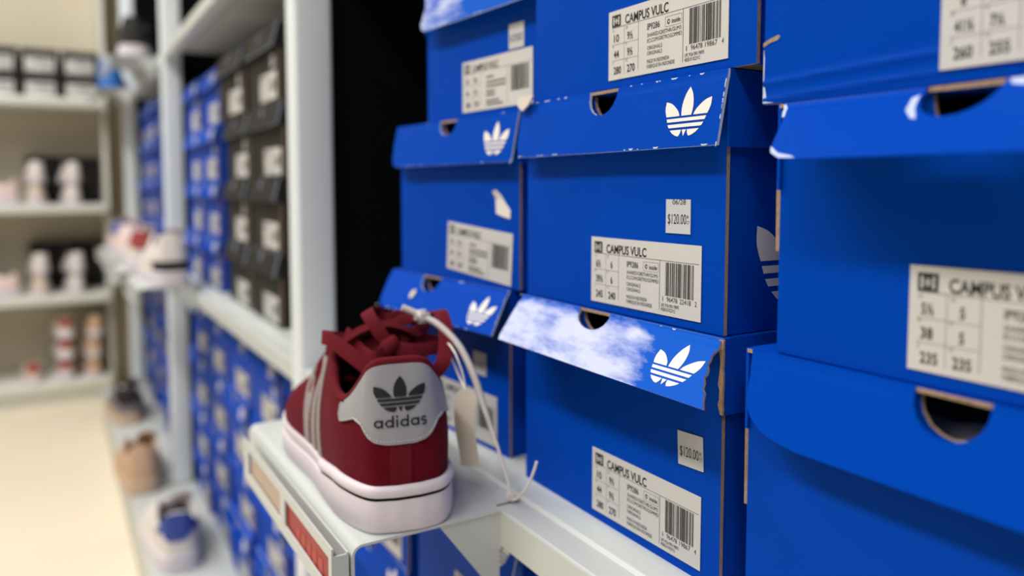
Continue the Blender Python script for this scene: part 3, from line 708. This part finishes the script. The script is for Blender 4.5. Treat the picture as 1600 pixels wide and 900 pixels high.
def tab_mesh(mk):
    m = MB()
    low = [(-0.058, 0.0700), (-0.0572, 0.0640), (-0.0530, 0.0605), (-0.044, 0.0625), (-0.0330, 0.0655), (-0.0245, 0.0630), (-0.0190, 0.0565), (-0.0150, 0.0540), (-0.008, 0.0525), (0.008, 0.0525), (0.0150, 0.0540), (0.0190, 0.0565), (0.0245, 0.0630), (0.0330, 0.0655), (0.044, 0.0625), (0.0530, 0.0605), (0.0572, 0.0640), (0.058, 0.0700)]
    N = 96; R = 26; vs = []; cols = []
    for a in range(N+1):
        s = -0.058+0.116*a/N
        for (p, q) in zip(low, low[1:]):
            if p[0] <= s <= q[0]+1e-9:
                t = (s-p[0])/(q[0]-p[0]); lo = p[1]+(q[1]-p[1])*t; break
        ai = arc_index(s); a0 = int(math.floor(ai)); hz = top_edge(a0 % NO).z*(1-ai+a0)+top_edge((a0+1) % NO).z*(ai-a0)
        hi = min(hz-0.0008, 0.0712 if abs(s) > 0.053 else 1)
        hi = max(hi, lo+0.0005); cols.append((s, lo, hi))
    for s, lo, hi in cols:
        for k in range(R+1):
            f = k/R; e = 0.0011
            vs.append(heel_pt(s, lo+(hi-lo)*f, e))
    fs = [(a*(R+1)+k, (a+1)*(R+1)+k, (a+1)*(R+1)+k+1, a*(R+1)+k+1) for a in range(N) for k in range(R)]
    m.add(vs, fs, mk)
    # turned edge all round so the patch has thickness
    rim = [a*(R+1) for a in range(N+1)]+[N*(R+1)+k for k in range(1, R+1)]+[a*(R+1)+R for a in range(N-1, -1, -1)]+[k for k in range(R-1, 0, -1)]
    base = len(m.v); inner = []
    for j in rim:
        a, k = divmod(j, R+1); s, lo, hi = cols[a]; inner.append(heel_pt(s, lo+(hi-lo)*k/R, -0.0006))
    m.v += [tuple(v) for v in inner]; ki = m.mi(mk); n = len(rim)
    for j in range(n): m.f.append([rim[j], rim[(j+1) % n], base+(j+1) % n, base+j]); m.m.append(ki)
    low_pts = [heel_pt(s, lo+0.0003, 0.0010) for s, lo, hi in cols]
    m.tube(low_pts, 0.0006, mk, 6)
    return m.build('heel_tab', smooth=50, data_only=True), cols
def letters_adidas(x, y, h):
    # round lower-case letters drawn from rings and stems; h is the x-height
    P = []; R = h/2; wd = h*0.21
    def ring(cx):
        o = arc(cx, y+R, R, 0, 2*PI, 20)[:-1]; i = arc(cx, y+R, R-wd, 0, 2*PI, 20)[:-1]
        for k in range(20): P.append([o[k], o[(k+1) % 20], i[(k+1) % 20], i[k]])
    def stem(x0, y0, y1): P.append([(x0, y0), (x0+wd, y0), (x0+wd, y1), (x0, y1)])
    cx = x
    for ch in 'adidas':
        if ch == 'a': ring(cx+R); stem(cx+2*R-wd, y, y+h); cx += 2*R+h*0.22
        elif ch == 'd': ring(cx+R); stem(cx+2*R-wd, y, y+h*1.5); cx += 2*R+h*0.22
        elif ch == 'i': stem(cx, y, y+h); stem(cx, y+h*1.22, y+h*1.5); cx += wd+h*0.22
        else:
            r = h*0.27; c1 = (cx+r*1.15, y+h-r-0.0*h); c2 = (cx+r*1.15, y+r)
            ax = arc(c1[0], c1[1], r, 0.35, 1.5*PI, 12, r*0.95)+arc(c2[0], c2[1]+0.0, r, PI/2, -0.8*PI, 12, r*0.95)
            for k in range(len(ax)-1):
                a, b = Vector(ax[k]), Vector(ax[k+1]); t = b-a
                if t.length < 1e-7: continue
                nn = Vector((-t.y, t.x)).normalized()*wd/2; P.append([tuple(a+nn), tuple(a-nn), tuple(b-nn), tuple(b+nn)])
            cx += r*2.3
    return P, cx
SOLE = sole_mesh('midsole'); UPPER = upper_mesh('maroon', 'maroon2')
hero = thing('sneaker', 'maroon suede sneaker with grey heel tab and untidy laces, heel towards the viewer', 'sneaker', (0.1782, 0.407, ZS), -math.radians(10)); hero.scale = (1.035, 1, 1)
obj('sole', SOLE, hero); obj('upper', UPPER, hero); obj('collar', collar_mesh('maroon2'), hero)
tm, tcols = tab_mesh('heeltab'); ht = obj('heel_tab', tm, hero); ht['label'] = 'grey leather heel tab with black trefoil'
m = MB()
SX = frange(-0.05, 0.05, 0.0016); SY = frange(0.04, 0.1, 0.004)
hp = lambda s, h, l: heel_pt(s, h, 0.0016-l)
m.decal(trefoil_at(0.0, 0.0812, 0.0200, 1.30), hp, 'ink', SX, SY, lift=-0.0002)
lt, ex = letters_adidas(0, 0, 0.0044); sc = 0.0300/ex
m.decal([[(a*sc-0.0150, b+0.0625) for a, b in p] for p in lt], hp, 'ink', SX, SY, lift=-0.0002)
m.build('heel_logo', ht)
m = MB()
for s, lo, hi in tcols[16:-16]:
    pass
S = -0.029
while S < 0.029:
    def lo_at(s): return min(tcols, key=lambda c: abs(c[0]-s))[1]
    a, b = S, S+0.0011
    m.tube([heel_pt(a, lo_at(a)+0.0016, 0.0013), heel_pt((a+b)/2, lo_at((a+b)/2)+0.0016, 0.0016), heel_pt(b, lo_at(b)+0.0016, 0.0013)], 0.00028, 'stitch', 5)
    S += 0.0019
m.build('stitching', ht)
# heel seam strip below the tab
m = MB(); vs = []
for k in range(9):
    h = 0.0285+0.0240*k/8
    for s in (-0.0065, -0.0062, 0.0062, 0.0065): vs.append(heel_pt(s, h, 0.0002 if abs(s) > 0.0063 else 0.0007))
m.add(vs, [(k*4+j, k*4+j+1, (k+1)*4+j+1, (k+1)*4+j) for k in range(8) for j in range(3)], 'maroon2'); m.build('heel_seam', hero)
# three serrated side stripes each side
def idx_at(u, left):
    rng = range(0, IH) if left else range(IH, NO)
    return min(rng, key=lambda i: abs(OUT[i].y-u))
for left in (True, False):
    for k in range(3):
        m = MB(); vs = []; N = 26
        u0, u1 = 0.082+0.0155*k, 0.104+0.0145*k
        for a in range(N+1):
            f = a/N; u = u0+(u1-u0)*f; wv = 0.02+0.86*f-0.03*k
            z = 0.0004*(1 if a % 2 else -1)
            for du in (-0.0050+z, -0.0043, 0.0043, 0.0050-z):
                uu = u+du; i = idx_at(uu, left); j = i+1 if OUT[(i+1) % NO].y > OUT[i].y else i-1
                p0, p1 = OUT[i].y, OUT[j % NO].y; fr = i+(j-i)*((uu-p0)/(p1-p0)) if abs(p1-p0) > 1e-6 else i
                vs.append(wall(max(0, fr), wv, 0.0003 if abs(du) > 0.0045 else 0.0010))
        m.add(vs, [(a*4+b, a*4+b+1, (a+1)*4+b+1, (a+1)*4+b) for a in range(N) for b in range(3)], 'stripe')
        m.build('side_stripe', hero)
# tongue
m = MB(); vs = []; NT = 16
for a in range(NT+1):
    f = a/NT; u = 0.186-0.112*f; h = 0.056+0.058*f**1.15-0.004*math.sin(f*PI)
    hw = 0.009+0.0150*min(1, f*1.6); c = interp(CEN, u)[0]+0.003*f
    for b in range(11):
        g = b/10*2-1; vs.append((c+g*hw, u+0.004*f*g*g, h-0.010*g*g*(0.6+0.4*f)))
n0 = len(vs)
for v in list(vs): vs.append((v[0]*0.97+0.0002, v[1]-0.0045, v[2]-0.0035))
fs = [(a*11+b, a*11+b+1, (a+1)*11+b+1, (a+1)*11+b) for a in range(NT) for b in range(10)]
fr_ = fs+[tuple(n0+i for i in f)[::-1] for f in fs]
ed = [a*11 for a in range(NT+1)]+[NT*11+b for b in range(1, 11)]+[a*11+10 for a in range(NT-1, -1, -1)]+[b for b in range(9, 0, -1)]
fr_ += [(ed[k], ed[(k+1) % len(ed)], n0+ed[(k+1) % len(ed)], n0+ed[k]) for k in range(len(ed))]
m.add(vs, fr_, 'maroon2'); m.build('tongue', hero, 60)
# laces across the throat, then the untidy bow
m = MB()
for k in range(6):
    u = 0.098+0.0145*k; c = interp(CEN, u)[0]
    def edge(left, uu): return top_edge(min(range(0, IH) if left else range(IH, NO), key=lambda i: abs(top_edge(i).y-uu)))
    A = edge(True, u); B = edge(False, u+0.006*(1 if k % 2 else -1)); h = max(A.z, B.z)+0.006
    A = A+Vector((-0.003, 0, -0.004)); B = B+Vector((0.003, 0, -0.004))
    P = [A, A+Vector((0.005, 0, 0.0055)), Vector((c-0.006, u, h)), Vector((c+0.006, u+0.002, h)), B+Vector((-0.005, 0, 0.0055)), B]
    m.ribbon(catmull(P, 5), 0.0075, 0.0014, 'lace')
m.build('lacing', hero)
def bow(name, P, w=0.0085, side=None):
    m = MB(); m.ribbon(catmull(P, 7), w, 0.0013, 'lace', side); m.build(name, hero, 60)
KN = Vector((-0.0010, 0.0665, 0.0972))
m = MB(); bm = bmesh.new(); bmesh.ops.create_icosphere(bm, subdivisions=2, radius=1.0)
m.from_bm(bm, 'lace', lambda c: (KN.x+c.x*0.0068+0.001*math.sin(c.z*3), KN.y+c.y*0.006, KN.z+c.z*0.0078+0.0012*math.sin(c.x*4))); m.build('lace_knot', hero, 80)
UPW = lambda t: (0.1, 0.25, 0.95)
SDW = lambda t: (0.93, -0.25, 0.1)
bow('lace_loop', [(-0.0160, 0.0405, 0.0870), (-0.0267, 0.0500, 0.0965), (-0.0385, 0.0640, 0.1055), (-0.0412, 0.0751, 0.1050), (-0.0300, 0.0862, 0.1010), (-0.0128, 0.0800, 0.0980), KN], 0.0092, UPW)
bow('lace_loop', [KN, (-0.0063, 0.0679, 0.1065), (-0.0115, 0.0742, 0.1160), (-0.0118, 0.0821, 0.1196), (-0.0028, 0.0920, 0.1159), (0.0020, 0.0866, 0.1066), (0.0008, 0.0722, 0.0985)], 0.0088, lambda t: (0.8, -0.2, 0.5))
bow('lace_loop', [KN, (0.0129, 0.0622, 0.0950), (0.0295, 0.0671, 0.0940), (0.0440, 0.0760, 0.0925), (0.0468, 0.0840, 0.0890), (0.0334, 0.0890, 0.0945), (0.0138, 0.0837, 0.0985)], 0.0088, UPW)
bow('lace_end', [(0.0250, 0.0960, 0.1060), (0.0320, 0.0889, 0.1140), (0.0358, 0.0783, 0.1165), (0.0367, 0.0690, 0.1083), (0.0350, 0.0610, 0.0960), (0.0315, 0.0560, 0.0860), (0.0260, 0.0580, 0.0780)], 0.0095, SDW)
bow('lace_end', [(0.0020, 0.0900, 0.1010), (0.0110, 0.0965, 0.1075), (0.0220, 0.1000, 0.1100), (0.0311, 0.0940, 0.1070), (0.0240, 0.0850, 0.1040), (0.0080, 0.0760, 0.1010)], 0.0082, lambda t: (0.1, 0.55, 0.8))
bow('lace_end', [KN, (-0.0109, 0.0600, 0.0925), (-0.0170, 0.0673, 0.0945), (-0.0215, 0.0788, 0.1000), (-0.0250, 0.0884, 0.1050)], 0.0080, UPW)
bow('lace_end', [(-0.0060, 0.1000, 0.1040), (0.0040, 0.1040, 0.1090), (0.0150, 0.1060, 0.1110), (0.0260, 0.1030, 0.1070)], 0.0085, UPW)

# ------------------------------------------------------------------ anti-theft tie and tag on the sneaker
tie = thing('security_tie', 'white nylon anti-theft tie looped from the maroon sneaker to the shelf beam', 'security tie', (0.2150, 0.4780, 0.7630))
T0 = Vector((0.2150, 0.4780, 0.7630))
m = MB(); P = [(0.2025, 0.4830, 0.7695), (0.2150, 0.4780, 0.7632), (0.2245, 0.4690, 0.7565), (0.2335, 0.4570, 0.7430), (0.2390, 0.4470, 0.7240), (0.2430, 0.440, 0.7030), (0.2465, 0.4280, 0.6790), (0.2490, 0.4200, 0.6600), (0.2500, 0.4180, 0.6530)]
m.tube(catmull([Vector(p)-T0 for p in P], 7), lambda t: 0.0024 if t < 0.55 else 0.0024-0.0013*min(1, (t-0.55)/0.2), 'nylon', 10); m.build('strap', tie, 60)
m = MB(); bm = bmesh.new(); bmesh.ops.create_cube(bm, size=1); bmesh.ops.bevel(bm, geom=bm.edges[:], offset=0.25, segments=3, affect='EDGES')
m.from_bm(bm, 'nylon', lambda c: (c.x*0.0105, c.y*0.007, c.z*0.0090)); m.build('lock_head', tie, 60)
m = MB(); P = [(0.2500, 0.4180, 0.6530), (0.2480, 0.4170, 0.6490), (0.2520, 0.4130, 0.6505), (0.2550, 0.4060, 0.6600), (0.2570, 0.4010, 0.6720), (0.2575, 0.3990, 0.6780)]
m.tube([Vector(p)-T0 for p in catmull(P, 6)], 0.0009, 'nylon', 8); m.build('tie_tail', tie, 60)
m = MB(); bm = bmesh.new(); bmesh.ops.create_cube(bm, size=1); bmesh.ops.bevel(bm, geom=bm.edges[:], offset=0.2, segments=2, affect='EDGES')
m.from_bm(bm, 'nylon', lambda c: (c.x*0.006+0.2495-T0.x, c.y*0.005+0.4175-T0.y, c.z*0.006+0.6510-T0.z)); m.build('clasp', tie, 60)
tg = thing('hang_tag', 'small cream hang tag dangling beside the heel of the maroon sneaker', 'tag', (0.2275, 0.437, 0.7200))
m = MB()
m.sheet([(-0.0075, -0.052), (0.0075, -0.0500), (0.0082, -0.004), (0.0035, 0.0), (-0.0040, 0.0), (-0.0082, -0.004)], lambda a, b, d: (a*0.40+d*0.0008+0.0015*math.sin(b*90), -a*0.83-d*0.0016-0.002*math.sin(b*70), b), 1.0, 'tag', 'tag', 'tag', sy=frange(-0.052, 0, 0.005)); m.build('card', tg)
m = MB(); P = [(0.2275, 0.437, 0.7185), (0.2268, 0.441, 0.7300), (0.2250, 0.448, 0.7420), (0.2265, 0.462, 0.7460), (0.2300, 0.466, 0.7380), (0.2300, 0.452, 0.7250), (0.2278, 0.438, 0.7190)]
m.tube([Vector(p)-Vector((0.2275, 0.437, 0.7200)) for p in catmull(P, 6)], 0.0007, 'nylon', 6); m.build('loop', tg, 60)
m = MB(); m.box(0.2392, 0.2585, 0.4170, 0.4186, ZS-0.0020, ZS-0.0016, 'slot'); loc(m, 'hook_slot', run)

# tissue seen through the thumb hole of the lower right box
m = MB(); NX = 14; vs = []
rt = random.Random(5)
for a in range(NX+1):
    for b in range(NX+1):
        vs.append((0.005+0.12*a/NX, 0.010+0.16*b/NX, 0.104+0.004*math.sin(a*0.9)+0.004*rt.uniform(-1, 1)+0.006*(1-b/NX)))
m.add(vs, [(a*(NX+1)+b, (a+1)*(NX+1)+b, (a+1)*(NX+1)+b+1, a*(NX+1)+b+1) for a in range(NX) for b in range(NX)], 'tissue')
tp = m.build('tissue_paper', None, 80); tp.location = (RX, 0.2425-0.182, ZS); tag(tp, 'grey tissue paper showing in the thumb hole of the lower right box', 'tissue paper')

# ------------------------------------------------------------------ other stock boxes along the run
SB = box_meshes(0.182, 0.1170, 0.29, flare=12, L=0.036, logo=True)
SK = box_meshes(0.182, 0.1170, 0.29, blue='blackcard', flare=8, L=0.036, logo=False)
SG = box_meshes(0.182, 0.1190, 0.29, flare=14, L=0.036, logo=True)
ORD = ['bottom', 'second', 'third', 'fourth', 'fifth']
NTH = ['first', 'second', 'third', 'fourth', 'fifth', 'sixth']
def stack(y, z0, n, meshes, pitch, colour, where, group, lab='e', jit=0.004, x=FX):
    rj = random.Random(int(y*1000+z0*100))
    for k in range(n):
        lvl = 'top' if k == n-1 else ORD[k]
        shoe_box('%s shoe box, %s of the %s' % (colour, lvl, where), (x+rj.uniform(-jit, jit), y+rj.uniform(-jit, jit), z0+k*(pitch+0.0006)), meshes, 0.182, lab, 0.015, 0.005, 0.0, -0.0002, 'plain' if rj.random() < 0.6 else None, (0.042, 0.050), 0.0, rz=rj.uniform(-0.02, 0.02), group=group)
DZ = 0.1302
SK = box_meshes(0.182, 0.1080, 0.29, blue='blackcard', flare=14, L=0.034, logo=False)
SU = box_meshes(0.182, 0.1080, 0.29, flare=14, L=0.034, logo=True)
for k in range(2):
    stack(1.100+0.212*k, ZS, 4, SK, 0.108, 'black', '%s stack past the white post' % NTH[k], 'black shoe boxes past the white post')
for k in range(2):
    stack(1.560+0.212*k, ZS, 4, SU, 0.108, 'blue', '%s blue stack behind the black ones' % NTH[k], 'blue shoe boxes behind the black ones')
for k in range(5):
    stack(0.912+0.212*k, DZ, 4, SB, 0.117, 'blue', '%s low stack past the white post' % NTH[k], 'blue shoe boxes under the shelf past the post')
for k in range(4):
    stack(2.055+0.250*k, ZS, 4, SB, 0.117, 'blue', '%s stack in the farthest bay' % NTH[k], 'blue shoe boxes in the farthest bay')
    stack(2.055+0.250*k, DZ, 4, SB, 0.117, 'blue', '%s low stack in the farthest bay' % NTH[k], 'low blue shoe boxes in the farthest bay')
for k in range(4):
    stack(0.040+0.205*k, DZ, 4, SG, 0.119, 'blue', '%s low stack from the right, below the sneaker' % NTH[k], 'blue shoe boxes under the shelf below the sneaker')
SN = box_meshes(0.150, 0.1170, 0.24, blue='blackcard', flare=8, L=0.036, logo=False)
stack(0.698, ZS, 3, SN, 0.117, 'black', 'shadowed stack in the dark gap by the post', 'black shoe boxes in the dark gap', x=0.41, lab=None)

# ------------------------------------------------------------------ other display sneakers
_cache = {}
def sneaker(name_label, loc_, rz, up, sole='midsole', heel=None, low=None, scale=1.0, group=None, laces=None):
    k = (up, sole, heel, low)
    if k not in _cache:
        u = UPPER.copy(); u.materials.clear()
        for q in (up, 'dark'): u.materials.append(M[q])
        s = SOLE.copy(); names = [mm.name for mm in SOLE.materials]; s.materials.clear()
        for nme in names: s.materials.append({'white_rubber_midsole': M[sole], 'black_sole_line': M['groove' if sole == 'midsole' else sole], 'dark_shoe_interior': M['dark']}[nme])
        h = None
        if heel:
            h = tm.copy(); h.materials.clear(); h.materials.append(M[heel])
        _cache[k] = (u, s, h)
    u, s, h = _cache[k]
    t = thing('sneaker', name_label, 'sneaker', loc_, rz, group); t.scale = (scale,)*3
    obj('upper', u, t); obj('sole', s, t)
    if h: obj('heel_tab', h, t)
    return t
def tongue_for(t, key):
    m = MB(); m.sheet([(-0.014, 0), (0.014, 0), (0.020, 0.05), (0.016, 0.09), (-0.016, 0.09), (-0.020, 0.05)], lambda a, b, d: (a+0.008, 0.18-b*1.15, 0.055+b*0.62-a*a*14-d*0.003), 1.0, key, key, key, sx=frange(-.02, .02, .008), sy=frange(0, .09, .02)); m.build('tongue', t, 60)
bracket(1.595, 0.662, 'pale steel display bracket under the white sneaker with black heel')
t = sneaker('white sneaker with a black heel band on a bracket past the white post', (0.200, 1.600, 0.662), -0.06, 'white_up', 'midsole', None); tongue_for(t, 'white_up')
m = MB(); vs = []
for a in range(33):
    s = -0.050+0.100*a/32
    for h in (0.029, 0.0295, 0.0475, 0.048): vs.append(heel_pt(s, h, 0.0002 if h in (0.029, 0.048) else 0.0014))
m.add(vs, [(a*4+b, (a+1)*4+b, (a+1)*4+b+1, a*4+b+1) for a in range(32) for b in range(3)], 'black_up'); m.build('heel_band', t)
t = sneaker('white sneaker with blue heel on the base deck, nearest of the low display shoes', (0.190, 1.520, DZ), -0.06, 'white_up', 'midsole', 'navy_up', scale=1.12); tongue_for(t, 'white_up')
m = MB(); m.sheet([(-0.016, 0), (0.016, 0), (0.024, 0.02), (-0.024, 0.02)], lambda a, b, d: (a+0.006, 0.17-b*1.2, 0.066+b*0.66-a*a*12-d*0.002), 1.0, 'navy_up', 'navy_up', 'navy_up', sx=frange(-.024, .024, .008)); m.build('lacing', t)
t = sneaker('tan suede sneaker with gum sole on the base deck, middle of the low display shoes', (0.166, 1.960, DZ), -0.08, 'tan_up', 'gum', None, scale=1.15); tongue_for(t, 'tan_up')
t = sneaker('dark grey sneaker with black heel on the base deck, farthest low display shoe', (0.184, 2.570, DZ), -0.08, 'grey_up', 'gum', 'black_up', scale=1.15); tongue_for(t, 'grey_up')
bracket(2.140, 1.1800, 'pale steel display bracket up high under the black sneaker')
sneaker('black sneaker on a high bracket near the far end of the aisle', (0.190, 2.145, 1.1800), -0.2, 'black_up', 'midsole', None)
bracket(2.860, 1.1800, 'pale steel display bracket up high under the bright blue sneaker')
sneaker('bright blue sneaker on the farthest high bracket', (0.178, 2.865, 1.1800), -0.2, 'blue_up', 'blue_up', None)
for y, up, hl, lb in ((2.080, 'white_up', 'red_up', 'white sneaker with red heel tab on a bracket beyond the second post'), (2.420, 'pink_up', None, 'pale pink sneaker on a bracket farther along the aisle'), (2.760, 'cream_up', 'navy_up', 'cream sneaker with navy heel on the farthest middle bracket')):
    bracket(y, ZS, 'pale steel display bracket under the %s sneaker' % {'white_up': 'red-heeled white', 'pink_up': 'pale pink', 'cream_up': 'cream and navy'}[up])
    t = sneaker(lb, (0.192, y+0.005, ZS), -0.15, up, 'midsole', hl); tongue_for(t, up)

# ------------------------------------------------------------------ wall shelving at the back
WY = 3.45
bw = thing('wall_shelving', 'white wall shelving across the back of the shop holding pairs of shoes', 'shelving', (-0.6, WY, 0))
ZW = [1.1675, 0.7558, 0.4014, 0.0605]
for z in ZW:
    m = MB(); m.rbox(-1.60, 0.186, WY, 3.775, z, z+0.034, 0.003, 'shelfw'); loc(m, 'shelf', bw, 40)
for x in (-1.62, -0.75, 0.188):
    m = MB(); m.box(x, x+0.018, WY+0.10, 3.775, 0, 2.2, 'shelfw'); loc(m, 'side_panel', bw)
m = MB(); m.box(-1.60, 0.186, WY+0.03, WY+0.045, 0.0, 0.0605, 'shelfw'); loc(m, 'kick_board', bw)
KB = box_meshes(0.125, 0.0960, 0.22, blue='blackcard', flare=4, L=0.020, logo=False, body_notch=False)
def end_label():
    m = MB(); m.box(-0.0006, 0, -0.098, 0, 0, 0.056, 'paper'); m.box(-0.0008, -0.0006, -0.090, -0.060, 0.008, 0.014, 'greyink'); m.box(-0.0008, -0.0006, -0.090, -0.030, 0.034, 0.042, 'ink'); return m.build('size_label', data_only=True)
EL = end_label()
def wall_box(x, z, lb, group):
    # turned so its labelled end faces the aisle (-y)
    t = thing('shoe_box', lb, 'shoe box', (x, WY+0.10, z), PI/2, group)
    obj('body', KB[0], t); obj('lid', KB[1], t)
    o = obj('size_label', EL, t); o.location = (-0.0008, 0.112, 0.008)
    return t
cols_top = [-0.430, -0.293, -0.156, -0.019, 0.118]
cl = ['fifth', 'fourth', 'third', 'second', 'first']
for i, xc in enumerate(cols_top):
    for k in range(2):
        wall_box(xc+0.0625, ZW[0]+0.0345+k*0.0966, 'black labelled shoe box, %s of the %s pair from the right, top back shelf' % (('lower', 'upper')[k], cl[i]), 'black shoe boxes on the top back shelf')
for row, (z, xs, n) in enumerate(((ZW[1], [-0.72, -0.60, -0.48, -0.042, 0.083], 2), (ZW[2], [-0.72, -0.60, -0.48, -0.040, 0.085], 2), (ZW[3], [-0.60, -0.36, -0.070, 0.035, 0.135], 3))):
    rown = ('second back shelf down', 'third back shelf down', 'lowest back shelf')[row]
    for i, xc in enumerate(xs):
        for k in range(2 if row < 2 else 1):
            pass
        nn = n if not (row == 2 and i in (0, 2)) else (1 if i == 2 else 2)
        for k in range(nn):
            up, hl = 'white_up', None
            if row == 2: up, hl = (('white_up', 'red_up'), ('white_up', None), ('cream_up', 'red_up'), ('white_up', 'red_up'), ('tan_up', None))[i]
            elif (i+k) % 3 == 0: up = 'cream_up'
            word = {'white_up': 'white', 'cream_up': 'cream', 'tan_up': 'tan', 'pink_up': 'pink'}[up]+(' and red' if hl == 'red_up' else '')
            sneaker('%s sneaker, %s, %s stack from the right, %s' % (word, ('lowest', 'second up', 'third up')[k], cl[i], rown), (xc+0.004*((k*7+i*3) % 3-1), WY+0.012, z+0.0345+k*0.083), 0.05*((i+k) % 3-1), up, 'midsole', hl, scale=0.82, group='sneakers in stacks on the %s' % rown)
for x, y, z, r in ((-0.105, WY+0.060, ZW[1]+0.0345, 'second back shelf down'), (-0.112, WY+0.060, ZW[2]+0.0345, 'third back shelf down')):
    sneaker('pale pink sneaker turned sideways at the left end of the picture, %s' % r, (x, y, z), PI/2, 'pink_up', 'midsole', None)
# dark stock boxes standing behind the stacked sneakers
for row, z in enumerate(ZW[1:3]):
    for i, xc in enumerate((-0.45, -0.30, -0.02, 0.115)):
        for k in range(2):
            t = thing('shoe_box', 'plain black box, %s of the %s pair from the right behind sneakers, %s back shelf' % (('lower', 'upper')[k], ('fourth', 'third', 'second', 'first')[i], ('second', 'third')[row]), 'shoe box', (xc+0.0625, WY+0.235, z+0.0345+k*0.0966), PI/2, 'plain black shoe boxes behind the sneakers')
            t.scale = (0.36, 1, 1)
            obj('body', KB[0], t); obj('lid', KB[1], t)
